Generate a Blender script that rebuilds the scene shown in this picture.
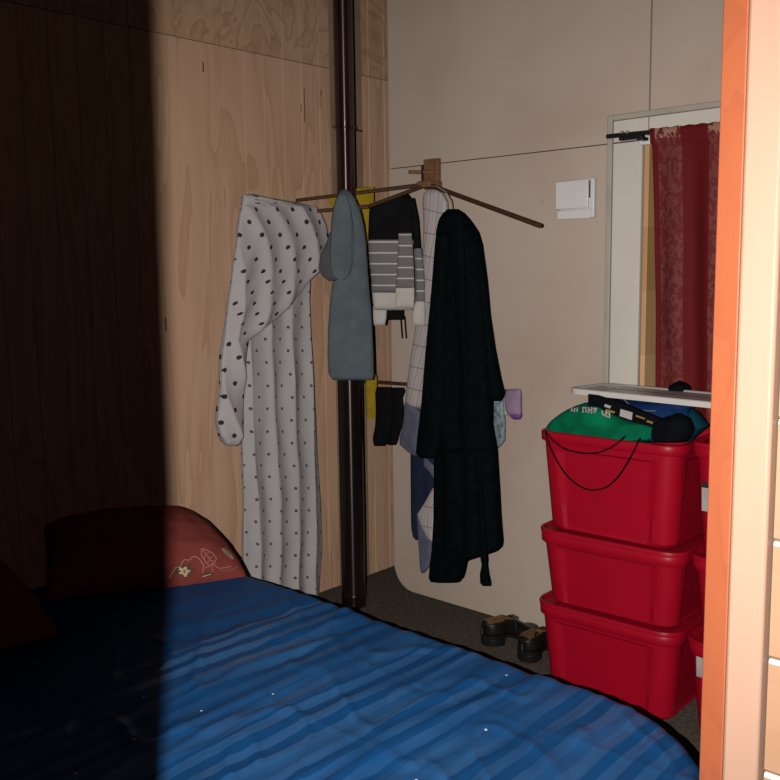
import bpy, bmesh, math, random
import numpy as np
from mathutils import Vector, Matrix, noise

for o in list(bpy.data.objects):
    bpy.data.objects.remove(o, do_unlink=True)
SC = bpy.context.scene
COL = SC.collection
random.seed(7)
PI = math.pi

# ------------------------------------------------------------------ camera
FPX, YAW, PITCH, ROLL = 921.06, 0.745372, 0.128663, -0.013363
CAM = np.array([3.0865, -3.1203, 1.4976])
fw = np.array([-math.sin(YAW)*math.cos(PITCH), math.cos(YAW)*math.cos(PITCH), -math.sin(PITCH)])
r0 = np.array([math.cos(YAW), math.sin(YAW), 0.0])
u0 = np.cross(r0, fw)
CR = math.cos(ROLL)*r0 + math.sin(ROLL)*u0
CU = -math.sin(ROLL)*r0 + math.cos(ROLL)*u0
cd = bpy.data.cameras.new('camera')
cam = bpy.data.objects.new('camera', cd)
COL.objects.link(cam)
cd.sensor_width = 36.0
cd.lens = 36.0*FPX/780.0
cd.clip_start = 0.02
m4 = Matrix(((CR[0], CU[0], -fw[0], CAM[0]), (CR[1], CU[1], -fw[1], CAM[1]), (CR[2], CU[2], -fw[2], CAM[2]), (0, 0, 0, 1)))
cam.matrix_world = m4
SC.camera = cam

# ------------------------------------------------------------------ light: one camera flash held to the left, almost no other light
w = bpy.data.worlds.new('night')
SC.world = w
w.use_nodes = True
w.node_tree.nodes['Background'].inputs[0].default_value = (0.9, 0.75, 0.65, 1)
w.node_tree.nodes['Background'].inputs[1].default_value = 0.001
fl = bpy.data.lights.new('flash', 'SPOT')
fl.energy = 355
fl.color = (1.0, 0.93, 0.86)
fl.spot_size = math.radians(95)
fl.spot_blend = 1.0
fl.shadow_soft_size = 0.0045
flo = bpy.data.objects.new('flash', fl)
COL.objects.link(flo)
LPOS = CAM - 0.09*r0
flo.location = LPOS
AIM = np.array([1.1, -0.35, 0.95])
flo.rotation_euler = Vector(AIM-LPOS).to_track_quat('-Z', 'Y').to_euler()
# a weak warm bulb hanging in the passage behind the camera
bl_ = bpy.data.lights.new('passage_bulb', 'POINT')
bl_.energy = 6.8
bl_.color = (1.0, 0.61, 0.56)
bl_.specular_factor = 0.0
bl_.shadow_soft_size = 0.15
blo = bpy.data.objects.new('passage_bulb', bl_)
COL.objects.link(blo)
blo.location = (2.85, -2.75, 2.25)
SC.cycles.diffuse_bounces = 0
SC.view_settings.view_transform = 'Standard'
SC.view_settings.look = 'None'
SC.view_settings.exposure = 0.0
SC.view_settings.gamma = 1.0
SC.view_settings.use_curve_mapping = False

# ------------------------------------------------------------------ helpers
def ray(px, py):
    return fw + (px-390)/FPX*CR + (390-py)/FPX*CU

def on(px, py, n, c):
    """point where the sight line of (px,py) meets the plane n.p = c"""
    d = ray(px, py); n = np.asarray(n, float)
    return CAM + (c - CAM@n)/(d@n)*d

def px_of(P):
    d = np.asarray(P) - CAM
    z = d@fw
    return np.stack([390+FPX*(d@CR)/z, 390-FPX*(d@CU)/z], -1)

def srgb(r, g, b):
    f = lambda v: (v/255/12.92) if v/255 <= 0.04045 else ((v/255+0.055)/1.055)**2.4
    return (f(r), f(g), f(b), 1.0)

def tag(o, label, cat, group=None, kind=None):
    if label: o['label'] = label
    if cat: o['category'] = cat
    if group: o['group'] = group
    if kind: o['kind'] = kind
    return o

def empty(name, loc, label, cat, group=None, rz=0.0):
    o = bpy.data.objects.new(name, None)
    o.empty_display_size = 0.05
    COL.objects.link(o)
    o.location = loc
    o.rotation_euler = (0, 0, rz)
    return tag(o, label, cat, group)

def link(name, me, mat, parent=None, local=False, smooth=None):
    mats = mat if isinstance(mat, (list, tuple)) else [mat]
    for m_ in mats: me.materials.append(m_)
    if smooth is not None:
        for p in me.polygons: p.use_smooth = True
        me.set_sharp_from_angle(angle=math.radians(smooth))
    o = bpy.data.objects.new(name, me)
    COL.objects.link(o)
    if parent is not None:
        o.parent = parent
        if not local:                      # verts are in world space: keep them there
            M = Matrix.LocRotScale(parent.location, parent.rotation_euler, parent.scale)
            if parent.parent is not None:
                M = Matrix.LocRotScale(parent.parent.location, parent.parent.rotation_euler, parent.parent.scale) @ parent.matrix_parent_inverse @ M
            o.matrix_parent_inverse = M.inverted()
    return o

def from_data(name, V, F, mat, parent=None, local=False, smooth=60, uv=None, fmat=None):
    me = bpy.data.meshes.new(name)
    me.from_pydata([tuple(map(float, v)) for v in V], [], F)
    if uv is not None:
        L = me.uv_layers.new(name='UVMap')
        for p in me.polygons:
            for li in p.loop_indices:
                L.data[li].uv = uv[me.loops[li].vertex_index]
    if fmat is not None:
        for i, k in enumerate(fmat): me.polygons[i].material_index = k
    me.update()
    bm = bmesh.new(); bm.from_mesh(me)
    bmesh.ops.recalc_face_normals(bm, faces=bm.faces)
    bm.to_mesh(me); bm.free()
    return link(name, me, mat, parent, local, smooth)

class Mesh:
    """collects shapes into one mesh"""
    def __init__(s): s.V = []; s.F = []; s.M = []
    def add(s, V, F, k=0):
        b = len(s.V); s.V += [tuple(map(float, v)) for v in V]
        s.F += [[b+i for i in f] for f in F]; s.M += [k]*len(F)
    def box(s, a, b, k=0):
        x0, y0, z0 = a; x1, y1, z1 = b
        s.add([(x0,y0,z0),(x1,y0,z0),(x1,y1,z0),(x0,y1,z0),(x0,y0,z1),(x1,y0,z1),(x1,y1,z1),(x0,y1,z1)],
              [(0,3,2,1),(4,5,6,7),(0,1,5,4),(1,2,6,5),(2,3,7,6),(3,0,4,7)], k)
    def prism(s, poly, z0, z1, k=0):
        n = len(poly)
        s.add([(x,y,z0) for x,y in poly]+[(x,y,z1) for x,y in poly],
              [tuple(range(n-1,-1,-1)), tuple(range(n,2*n))]+[(i,(i+1)%n,n+(i+1)%n,n+i) for i in range(n)], k)
    def tube(s, pts, rad, seg=12, k=0, cap=True):
        P = [np.asarray(p, float) for p in pts]; n = len(P)
        R = rad if hasattr(rad, '__len__') else [rad]*n
        V = []; prev = None
        for i in range(n):
            t = P[min(i+1,n-1)]-P[max(i-1,0)]; t = t/np.linalg.norm(t)
            if prev is None:
                h = np.array([0,0,1.]) if abs(t[2]) < 0.9 else np.array([1.,0,0])
                a = np.cross(t, h)
            else: a = prev - t*(prev@t)
            a = a/np.linalg.norm(a); b = np.cross(t, a); prev = a
            for j in range(seg):
                q = 2*PI*j/seg
                V.append(P[i]+R[i]*(a*math.cos(q)+b*math.sin(q)))
        F = [(i*seg+j, i*seg+(j+1)%seg, (i+1)*seg+(j+1)%seg, (i+1)*seg+j) for i in range(n-1) for j in range(seg)]
        if cap: F += [tuple(range(seg-1,-1,-1)), tuple(range((n-1)*seg, n*seg))]
        s.add(V, F, k)
    def lathe(s, prof, cx, cy, seg=40, k=0):
        """prof: list of (radius, z)"""
        n = len(prof)
        V = [(cx+r*math.cos(2*PI*j/seg), cy+r*math.sin(2*PI*j/seg), z) for r, z in prof for j in range(seg)]
        F = [(i*seg+j, i*seg+(j+1)%seg, (i+1)*seg+(j+1)%seg, (i+1)*seg+j) for i in range(n-1) for j in range(seg)]
        F += [tuple(range(seg-1,-1,-1)), tuple(range((n-1)*seg, n*seg))]
        s.add(V, F, k)
    def build(s, name, mat, parent=None, smooth=35, bevel=0, local=False):
        o = from_data(name, s.V, s.F, mat, parent, local, smooth, fmat=s.M)
        if bevel:
            b = o.modifiers.new('bevel', 'BEVEL'); b.width = bevel; b.segments = 2; b.limit_method = 'ANGLE'; b.angle_limit = 0.7
        return o

# ------------------------------------------------------------------ materials
class NT:
    def __init__(s, name):
        s.m = bpy.data.materials.new(name); s.m.use_nodes = True
        s.t = s.m.node_tree; s.b = s.t.nodes['Principled BSDF']
    def n(s, typ, **kw):
        nd = s.t.nodes.new(typ)
        for k, v in kw.items(): setattr(nd, k, v)
        return nd
    def l(s, a, b): s.t.links.new(a, b)
    def math(s, op, a, b=None, c=None):
        nd = s.n('ShaderNodeMath', operation=op)
        for i, v in enumerate((a, b, c)):
            if v is None: continue
            if isinstance(v, (int, float)): nd.inputs[i].default_value = v
            else: s.l(v, nd.inputs[i])
        return nd.outputs[0]
    def coord(s, kind='Object', scale=(1,1,1), rot=(0,0,0), loc=(0,0,0)):
        tc = s.n('ShaderNodeTexCoord'); mp = s.n('ShaderNodeMapping')
        mp.inputs['Scale'].default_value = scale; mp.inputs['Rotation'].default_value = rot; mp.inputs['Location'].default_value = loc
        s.l(tc.outputs[kind], mp.inputs[0]); return mp.outputs[0]
    def sep(s, v):
        nd = s.n('ShaderNodeSeparateXYZ'); s.l(v, nd.inputs[0]); return nd.outputs
    def noise(s, vec, scale=5, detail=3, dist=0.0, rough=0.5):
        nd = s.n('ShaderNodeTexNoise'); nd.inputs['Scale'].default_value = scale; nd.inputs['Detail'].default_value = detail
        nd.inputs['Distortion'].default_value = dist; nd.inputs['Roughness'].default_value = rough
        s.l(vec, nd.inputs['Vector']); return nd.outputs['Fac']
    def ramp(s, fac, stops):
        nd = s.n('ShaderNodeValToRGB'); e = nd.color_ramp.elements
        while len(e) > 1: e.remove(e[-1])
        e[0].position = stops[0][0]; e[0].color = stops[0][1]
        for p, c in stops[1:]:
            q = e.new(p); q.color = c
        s.l(fac, nd.inputs[0]); return nd.outputs['Color']
    def mix(s, fac, a, b, mode='MIX'):
        nd = s.n('ShaderNodeMix', data_type='RGBA', blend_type=mode)
        if isinstance(fac, (int, float)): nd.inputs[0].default_value = fac
        else: s.l(fac, nd.inputs[0])
        for i, v in ((6, a), (7, b)):
            if isinstance(v, tuple): nd.inputs[i].default_value = v
            else: s.l(v, nd.inputs[i])
        return nd.outputs[2]
    def color(s, c):
        if isinstance(c, tuple): s.b.inputs['Base Color'].default_value = c
        else: s.l(c, s.b.inputs['Base Color'])
    def bump(s, h, strength=0.3, dist=0.01):
        nd = s.n('ShaderNodeBump'); nd.inputs['Strength'].default_value = strength; nd.inputs['Distance'].default_value = dist
        s.l(h, nd.inputs['Height']); s.l(nd.outputs[0], s.b.inputs['Normal'])
    def set(s, **kw):
        for k, v in kw.items():
            k = {'rough': 'Roughness', 'spec': 'Specular IOR Level', 'metal': 'Metallic', 'sheen': 'Sheen Weight', 'coat': 'Coat Weight', 'alpha': 'Alpha', 'trans': 'Transmission Weight'}[k]
            if isinstance(v, (int, float)): s.b.inputs[k].default_value = v
            else: s.l(v, s.b.inputs[k])
        return s

def plain(name, c, rough=0.6, spec=0.3, var=0.12, scale=12, bump=0.0, bscale=200, sheen=0.0):
    t = NT(name); v = t.coord('Object')
    f = t.noise(v, scale, 4)
    d = tuple(x*(1-var) for x in c[:3])+(1,); e = tuple(min(1, x*(1+var)) for x in c[:3])+(1,)
    t.color(t.ramp(f, [(0.3, d), (0.7, e)])); t.set(rough=rough, spec=spec, sheen=sheen)
    if bump: t.bump(t.noise(v, bscale, 3), bump, 0.004)
    return t.m

def wood(name, light, dark, scale, freq=10.0, rough=0.55, dist=0.6, amount=1.0, spec=0.3, seed=0.0, stain=0.1):
    """rotary-cut veneer: contour lines of a stretched noise field"""
    t = NT(name)
    v = t.coord('Object', scale, loc=(seed, seed*1.7, seed*0.6))
    f = t.noise(v, 1.0, 2.0, dist)
    g = t.math('MULTIPLY', f, freq)
    g = t.math('FRACT', g)
    g = t.math('POWER', g, 2.2)
    fine = t.noise(t.coord('Object', (scale[0]*14, scale[1]*14, scale[2]*3)), 2.0, 3)
    h = t.math('ADD', t.math('MULTIPLY', g, 0.75*amount), t.math('MULTIPLY', fine, 0.35))
    c = t.ramp(h, [(0.05, light), (1.0, dark)])
    big = t.noise(t.coord('Object', (1.3, 1.3, 0.7)), 1.6, 2)
    c = t.mix(t.math('MULTIPLY', big, stain*2), c, tuple(x*0.55 for x in dark[:3])+(1,))
    t.color(c); t.set(rough=rough, spec=spec)
    return t.m

M = {}
M['ply'] = wood('plywood', (0.65, 0.43, 0.30, 1), (0.41, 0.22, 0.125, 1), (6, 6.0, 0.85), 6, amount=0.55, stain=0.14, dist=0.8)
M['ply_up'] = wood('plywood_knotty', (0.60, 0.40, 0.265, 1), (0.30, 0.145, 0.075, 1), (5, 4.6, 3.2), 5, dist=1.4, seed=3.0, amount=0.6, stain=0.14)
M['pine'] = wood('pine_lining', (0.62, 0.40, 0.19, 1), (0.48, 0.27, 0.11, 1), (14, 14, 2.0), 8)
M['casing'] = wood('pale_pine_casing', (0.275, 0.172, 0.125, 1), (0.25, 0.150, 0.105, 1), (9, 9, 1.2), 5, amount=0.5, stain=0.02)
M['orange'] = wood('orange_varnished_pine', (0.262, 0.074, 0.031, 1), (0.215, 0.056, 0.023, 1), (9, 9, 5), 4, amount=0.5, stain=0.04)
M['board'] = wood('varnished_wallboard', (0.26, 0.155, 0.095, 1), (0.24, 0.135, 0.08, 1), (1.5, 6, 9), 5, amount=0.5, stain=0.03)
M['rackwood'] = wood('brown_wood', (0.085, 0.040, 0.021, 1), (0.05, 0.021, 0.011, 1), (20, 20, 20), 6)
M['plate'] = wood('tan_wood_block', (0.25, 0.13, 0.065, 1), (0.16, 0.075, 0.035, 1), (12, 12, 30), 6)
M['ceil'] = wood('ceiling_boards', (0.40, 0.22, 0.12, 1), (0.28, 0.14, 0.07, 1), (6, 1, 1), 6)

t = NT('cream_paint'); v = t.coord('Object')
big = t.noise(v, 1.6, 4, 0.4); sp = t.noise(t.coord('Object', (1, 1, 1), loc=(4, 1, 9)), 14, 3)
c = t.ramp(big, [(0.25, (0.465, 0.37, 0.305, 1)), (0.5, (0.53, 0.44, 0.375, 1)), (0.8, (0.56, 0.475, 0.41, 1))])
c = t.mix(t.math('MULTIPLY', t.math('GREATER_THAN', sp, 0.77), 0.30), c, (0.25, 0.17, 0.11, 1))
t.color(c); t.set(rough=0.5, spec=0.3); M['cream'] = t.m
M['seam'] = plain('dark_joint', (0.055, 0.03, 0.018, 1), 0.9)
M['white_paint_and_highlight'] = plain('white_paint_and_highlight', (0.66, 0.63, 0.58, 1), 0.45, 0.4, 0.05, 5)
M['mould'] = plain('moulding_paint', (0.44, 0.40, 0.345, 1), 0.5, 0.3, 0.08, 8)
M['shield'] = plain('fawn_strip', (0.27, 0.19, 0.125, 1), 0.6, 0.3, 0.15, 6)
M['carpet'] = plain('brown_carpet', (0.125, 0.100, 0.082, 1), 0.95, 0.05, 0.35, 60, 0.6, 400)
M['flue'] = plain('dark_enamel', (0.020, 0.0065, 0.0065, 1), 0.15, 0.6, 0.2, 5)
M['flue_low'] = plain('black_enamel', (0.010, 0.006, 0.005, 1), 0.17, 0.35, 0.2, 5)
for k_ in ('flue', 'flue_low'):
    n_ = M[k_].node_tree; b_ = n_.nodes['Principled BSDF']
    tg = n_.nodes.new('ShaderNodeTangent'); tg.direction_type = 'RADIAL'; tg.axis = 'Z'
    n_.links.new(tg.outputs[0], b_.inputs['Tangent'])
    b_.inputs['Anisotropic'].default_value = 0.9; b_.inputs['Anisotropic Rotation'].default_value = 0.25
    b_.inputs['Roughness'].default_value = 0.30
M['steel'] = plain('dull_steel', (0.32, 0.25, 0.2, 1), 0.3, 0.5)
M['black'] = plain('black_metal', (0.012, 0.012, 0.013, 1), 0.4, 0.4)
M['glass'] = NT('night_glass').set(rough=0.05, trans=1.0).m
M['white_plastic'] = plain('white_plastic', (0.72, 0.71, 0.72, 1), 0.35, 0.4, 0.03)
M['lidplastic'] = plain('grey_white_plastic', (0.60, 0.58, 0.56, 1), 0.35, 0.45, 0.05)
M['tub'] = plain('red_plastic', (0.355, 0.0030, 0.0175, 1), 0.42, 0.26, 0.08, 4)
M['label_white'] = plain('label_paper', (0.40, 0.385, 0.38, 1), 0.5)
M['label_black'] = plain('label_print', (0.02, 0.02, 0.022, 1), 0.5)
M['gold'] = plain('gold_print', (0.25, 0.17, 0.05, 1), 0.5)
M['teal_black'] = plain('robe_fleece', (0.0028, 0.0056, 0.0064, 1), 0.95, 0.02, 0.25, 30, 0.4, 300, 0.0)
M['bluegrey'] = plain('blue_grey_jersey', (0.102, 0.128, 0.148, 1), 0.9, 0.1, 0.12, 18, 0.3, 300)
M['purplegrey'] = plain('mauve_grey_jersey', (0.082, 0.080, 0.094, 1), 0.9, 0.1, 0.1, 18, 0.3, 300)
M['blackknit'] = plain('black_knit', (0.008, 0.0078, 0.0085, 1), 0.95, 0.05, 0.2, 20, 0.3, 300)
M['whiteknit'] = plain('white_knit', (0.50, 0.47, 0.46, 1), 0.9, 0.1, 0.06, 30, 0.4, 250)
M['yellow'] = plain('yellow_cloth', (0.33, 0.225, 0.015, 1), 0.9, 0.1, 0.15, 20, 0.3, 300)
M['navy'] = plain('navy_cloth', (0.018, 0.024, 0.055, 1), 0.9, 0.1, 0.2, 25, 0.3, 300)
M['slate'] = plain('slate_blue_cloth', (0.12, 0.13, 0.19, 1), 0.9, 0.1, 0.15, 25, 0.3, 300)
M['lilac'] = plain('lilac_knit', (0.30, 0.22, 0.34, 1), 0.9, 0.1, 0.12, 25, 0.3, 300)
M['violet'] = plain('violet_knit', (0.20, 0.08, 0.33, 1), 0.9, 0.1, 0.12, 25)
M['paleblue'] = plain('pale_blue_satin', (0.19, 0.25, 0.285, 1), 0.35, 0.4, 0.55, 55)
M['green'] = plain('green_jersey', (0.0, 0.135, 0.066, 1), 0.85, 0.1, 0.25, 14, 0.3, 300)
M['royal'] = plain('royal_blue_cloth', (0.003, 0.023, 0.098, 1), 0.8, 0.15, 0.3, 14, 0.3, 300)
M['teal'] = plain('teal_cloth', (0.0, 0.034, 0.055, 1), 0.8, 0.15, 0.25, 14)
M['inkcloth'] = plain('black_cloth', (0.004, 0.005, 0.007, 1), 0.9, 0.05, 0.2, 20)
M['leather'] = plain('black_leather', (0.010, 0.0095, 0.009, 1), 0.42, 0.25, 0.3, 20)
M['lining'] = plain('brown_lining', (0.16, 0.085, 0.04, 1), 0.7, 0.2, 0.2, 25)
M['blockerblack'] = plain('black_flash_blocker', (0.0035, 0.003, 0.0028, 1), 0.95, 0.0)  # near-black finish of the added flash blocker
M['bedbase'] = plain('dark_bed_base', (0.05, 0.022, 0.012, 1), 0.6)
M['mattress'] = plain('mattress_ticking', (0.35, 0.33, 0.3, 1), 0.9)

def dots(name, base, dot, du, dv, rad, soft=0.02, rot=0.0):
    t = NT(name); v = t.coord('UV', (1/du, 1/dv, 1), (0, 0, rot)); x, y, _ = t.sep(v)
    row = t.math('FLOOR', y); off = t.math('MULTIPLY', t.math('MODULO', t.math('ABSOLUTE', row), 2.0), 0.5)
    xx = t.math('ADD', x, off)
    jit = t.noise(t.coord('UV'), 5, 0)
    xx = t.math('ADD', xx, t.math('MULTIPLY', t.math('SUBTRACT', jit, 0.5), 0.3))
    fx = t.math('SUBTRACT', t.math('FRACT', xx), 0.5); fy = t.math('SUBTRACT', t.math('FRACT', y), 0.5)
    fx = t.math('MULTIPLY', fx, du); fy = t.math('MULTIPLY', fy, dv)
    d = t.math('SQRT', t.math('ADD', t.math('MULTIPLY', fx, fx), t.math('MULTIPLY', fy, fy)))
    edge = t.math('ADD', d, t.math('MULTIPLY', t.math('SUBTRACT', t.noise(t.coord('UV'), 160, 1), 0.5), rad*0.7))
    k = t.math('LESS_THAN', edge, rad)
    body = t.ramp(t.noise(t.coord('UV'), 6, 3), [(0.3, tuple(q*0.92 for q in base[:3])+(1,)), (0.7, base)])
    t.color(t.mix(k, body, dot)); t.set(rough=0.85, spec=0.1)
    t.bump(t.noise(t.coord('UV'), 300, 2), 0.2, 0.002)
    return t.m
M['spots'] = dots('spotted_cotton', (0.47, 0.445, 0.46, 1), (0.035, 0.03, 0.04, 1), 0.108, 0.053, 0.0098)
M['spots_back'] = dots('spotted_cotton_reverse', (0.445, 0.43, 0.445, 1), (0.10, 0.085, 0.10, 1), 0.096, 0.05, 0.0068)

def knit_stripes(name, base, line, dv, wd):
    t = NT(name); x, y, _ = t.sep(t.coord('UV'))
    f = t.math('FRACT', t.math('DIVIDE', y, dv))
    k = t.math('LESS_THAN', f, wd/dv)
    rib = t.math('FRACT', t.math('MULTIPLY', x, 260.0))
    body = t.ramp(t.noise(t.coord('UV', (400, 120, 1)), 1, 2), [(0.3, tuple(q*0.75 for q in base[:3])+(1,)), (0.7, tuple(q*1.25 for q in base[:3])+(1,))])
    t.color(t.mix(k, body, line)); t.set(rough=0.95, spec=0.05); t.bump(rib, 0.3, 0.002)
    return t.m
M['greystripe'] = knit_stripes('grey_striped_knit', (0.17, 0.165, 0.175, 1), (0.55, 0.53, 0.53, 1), 0.0455, 0.0055)

t = NT('checked_cotton'); x, y, _ = t.sep(t.coord('UV', rot=(0, 0, 0.18)))
k = t.math('MAXIMUM', t.math('LESS_THAN', t.math('FRACT', t.math('DIVIDE', x, 0.042)), 0.07), t.math('LESS_THAN', t.math('FRACT', t.math('DIVIDE', y, 0.095)), 0.045))
k2 = t.math('LESS_THAN', t.math('FRACT', t.math('ADD', t.math('DIVIDE', x, 0.042), 0.6)), 0.18)
c = t.mix(t.math('MULTIPLY', k2, 0.25), (0.47, 0.43, 0.43, 1), (0.30, 0.24, 0.27, 1))
t.color(t.mix(t.math('MULTIPLY', k, 0.75), c, (0.13, 0.12, 0.16, 1))); t.set(rough=0.9, spec=0.1); M['check'] = t.m

# curtain: plain dark red with two lacy floral stripes, uv in metres
t = NT('red_curtain'); x, y, _ = t.sep(t.coord('UV'))
s1 = t.math('MULTIPLY', t.math('GREATER_THAN', x, 0.020), t.math('LESS_THAN', x, 0.115))
s2 = t.math('MULTIPLY', t.math('GREATER_THAN', x, 0.215), t.math('LESS_THAN', x, 0.285))
s3 = t.math('MULTIPLY', t.math('GREATER_THAN', x, 0.40), t.math('LESS_THAN', x, 0.49))
st = t.math('ADD', t.math('ADD', s1, s2), s3)
nz = t.noise(t.coord('UV', (1, 0.7, 1)), 38, 1, 1.4)
leaf = t.math('LESS_THAN', nz, 0.5)
lace = t.mix(leaf, (0.175, 0.045, 0.046, 1), (0.140, 0.022, 0.022, 1))
hd = t.math('GREATER_THAN', y, 1.945)
fl_ = t.math('MULTIPLY', t.math('MULTIPLY', hd, t.math('GREATER_THAN', nz, 0.5)), st)
c = t.mix(st, (0.125, 0.008, 0.010, 1), lace)
c = t.mix(fl_, c, (0.34, 0.17, 0.13, 1))
t.color(c); t.set(rough=0.75, spec=0.15); t.bump(t.noise(t.coord('UV'), 500, 2), 0.2, 0.002); M['curtain'] = t.m

# duvet: royal blue with satin stripes across the bed, small bright specks; uv = (along bed, across bed) in metres
t = NT('blue_satin_stripe'); x, y, _ = t.sep(t.coord('UV'))
wob = t.math('MULTIPLY', t.math('SUBTRACT', t.noise(t.coord('UV'), 3.0, 2), 0.5), 0.05)
ph = t.math('FRACT', t.math('DIVIDE', t.math('ADD', x, wob), 0.064))
k = t.math('LESS_THAN', ph, 0.5)
k_b = t.math('MULTIPLY', t.math('LESS_THAN', t.math('FRACT', t.math('DIVIDE', t.math('ADD', x, wob), 0.23)), 0.35), 0.55)
body = t.math('GREATER_THAN', t.math('ADD', x, t.math('MULTIPLY', wob, 2.0)), 0.98)
kk = t.math('MULTIPLY', t.math('MAXIMUM', k, k_b), body)
kk = t.math('MULTIPLY', kk, t.math('MINIMUM', 1.0, t.math('MAXIMUM', 0.25, t.math('MULTIPLY', t.math('SUBTRACT', t.noise(t.coord('UV', (1.6, 1.0, 1)), 2.2, 2), 0.28), 3.0))))
c = t.mix(kk, (0.0065, 0.064, 0.205, 1), (0.022, 0.110, 0.295, 1))
vo = t.n('ShaderNodeTexVoronoi', voronoi_dimensions='2D'); vo.inputs['Scale'].default_value = 9.0; t.l(t.coord('UV'), vo.inputs['Vector'])
wn = t.n('ShaderNodeTexWhiteNoise'); t.l(vo.outputs['Color'], wn.inputs['Vector'])
spk = t.math('MULTIPLY', t.math('LESS_THAN', vo.outputs['Distance'], 0.028), t.math('LESS_THAN', wn.outputs['Value'], 0.13))
t.color(t.mix(spk, c, (0.8, 0.8, 0.8, 1)))
t.set(rough=t.math('SUBTRACT', 0.5, t.math('MULTIPLY', kk, 0.14)), spec=t.math('ADD', 0.14, t.math('MULTIPLY', kk, 0.3)))
M['duvet'] = t.m
M['pillow'] = plain('brick_red_cotton', (0.195, 0.042, 0.036, 1), 0.85, 0.1, 0.1, 20, 0.2, 300)
M['stitch'] = plain('pale_pink_stitching', (0.46, 0.20, 0.15, 1), 0.8)
M['petal'] = plain('brown_petal', (0.085, 0.04, 0.022, 1), 0.8)
M['heart'] = plain('cream_flower_centre', (0.46, 0.36, 0.25, 1), 0.8)
M['olive'] = plain('olive_leaf', (0.20, 0.145, 0.085, 1), 0.8)

# ------------------------------------------------------------------ the setting
CEIL = 2.95
def structure(o): o['kind'] = 'structure'; return o

# floor
f = Mesh(); f.box((-0.2, -4.2, -0.05), (3.9, 0.4, 0.0)); structure(f.build('floor', M['carpet']))
f = Mesh(); f.box((-0.2, -3.1, CEIL), (2.62, 0.4, CEIL+0.05)); structure(f.build('ceiling', M['ceil']))

# left wall: grooved plywood sheets, joint between sheets at 2.4 m
GR = 0.106; gy0 = -1.063
ys = []
k = -25
while gy0+k*GR < 0.26:
    y = gy0+k*GR
    if y > -3.1: ys.append(y)
    k += 1
prof = [(0.0, -3.12)]
for y in ys:
    prof += [(0.0, y-0.0035), (-0.005, y-0.0015), (-0.005, y+0.0015), (0.0, y+0.0035)]
prof += [(0.0, 0.26)]
wl = Mesh()
for (z0, z1, k) in ((0.0, 2.3985, 0), (2.4015, CEIL, 1)):
    wl.prism(prof+[(-0.03, 0.26), (-0.03, -3.12)], z0, z1, k)
wl.box((-0.05, -3.12, 0), (-0.03, 0.26, CEIL), 2)
for (px_a, py_a, py_b, wd_) in ((203, 62, 72, 0.005), (304, 88, 122, 0.004), (321, 90, 97, 0.004), (165.5, 318, 331, 0.005), (301, 104, 112, 0.003)):
    p_ = on(px_a, py_a, (1, 0, 0), 0.0); q_ = on(px_a+0.3, py_b, (1, 0, 0), 0.0)
    wl.box((-0.001, p_[1]-wd_/2, q_[2]), (0.0006, p_[1]+wd_/2, p_[2]), 2)
structure(wl.build('wall_left', [M['ply'], M['ply_up'], M['seam']], smooth=None))
# strip that covers the sheet joint behind the flue
f = Mesh(); f.box((0.0, -0.150, 0.0), (0.006, 0.050, CEIL)); structure(f.build('trim_1', M['shield'], bevel=0.001))

# right wall: cream sheets in front of the dark backing, window opening
WX0, WX1, WZ0, WZ1 = 1.461, 2.25, 0.88, 1.950
def sheet(mesh, poly, k=0, th=0.012):
    n = len(poly)
    mesh.add([(x, 0.0, z) for x, z in poly]+[(x, th, z) for x, z in poly],
             [tuple(range(n)), tuple(range(2*n-1, n-1, -1))]+[(i, n+i, n+(i+1)%n, (i+1)%n) for i in range(n)], k)
wr = Mesh()
X0 = 0.221; rc = 0.115
arc = [(X0+rc-rc*math.cos(a), 0.004+rc-rc*math.sin(a)) for a in np.linspace(0, PI/2, 9)]
sheet(wr, arc+[(WX0, 0.004), (WX0, 1.9495), (X0, 1.9495)])
sheet(wr, [(X0, 1.9535), (1.4795, 1.9535), (1.4795, CEIL), (X0, CEIL)])
sheet(wr, [(1.486, 1.9535), (2.62, 1.9535), (2.62, CEIL), (1.486, CEIL)])
sheet(wr, [(WX0+0.001, 0.004), (2.62, 0.004), (2.62, WZ0), (WX0+0.001, WZ0)])
sheet(wr, [(WX1, WZ0+0.001), (2.62, WZ0+0.001), (2.62, 1.9495), (WX1, 1.9495)])
for a, b in (((X0+0.004, 0.012, 0.12), (WX0-0.002, 0.03, CEIL)), ((X0+0.11, 0.012, 0.0), (WX0-0.002, 0.03, 0.12)), ((WX0-0.002, 0.012, 1.952), (2.62, 0.03, CEIL)), ((WX0-0.002, 0.012, 0.0), (2.62, 0.03, WZ0)), ((WX1, 0.012, WZ0), (2.62, 0.03, 1.952))):
    wr.box(a, b, 1)
structure(wr.build('wall_right', [M['cream'], M['seam']], smooth=None))
f = Mesh(); f.box((-0.05, 0.24, 0), (0.6, 0.27, CEIL)); structure(f.build('wall_back', M['cream']))
# moulding strip round the window and the white board inside it
f = Mesh()
f.box((1.323, -0.016, 0.70), (1.344, 0.0, 2.051)); f.box((1.344, -0.016, 2.030), (2.45, 0.0, 2.051))
structure(f.build('trim_2', M['mould'], bevel=0.003))
f = Mesh()
f.box((1.345, -0.006, 0.70), (1.460, 0.0, 1.9490)); f.box((1.345, -0.006, 1.9535), (1.481, 0.0, 2.029)); f.box((1.485, -0.006, 1.9535), (2.42, 0.0, 2.029))
structure(f.build('trim_3', M['white_paint_and_highlight'], bevel=0.001))
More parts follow.
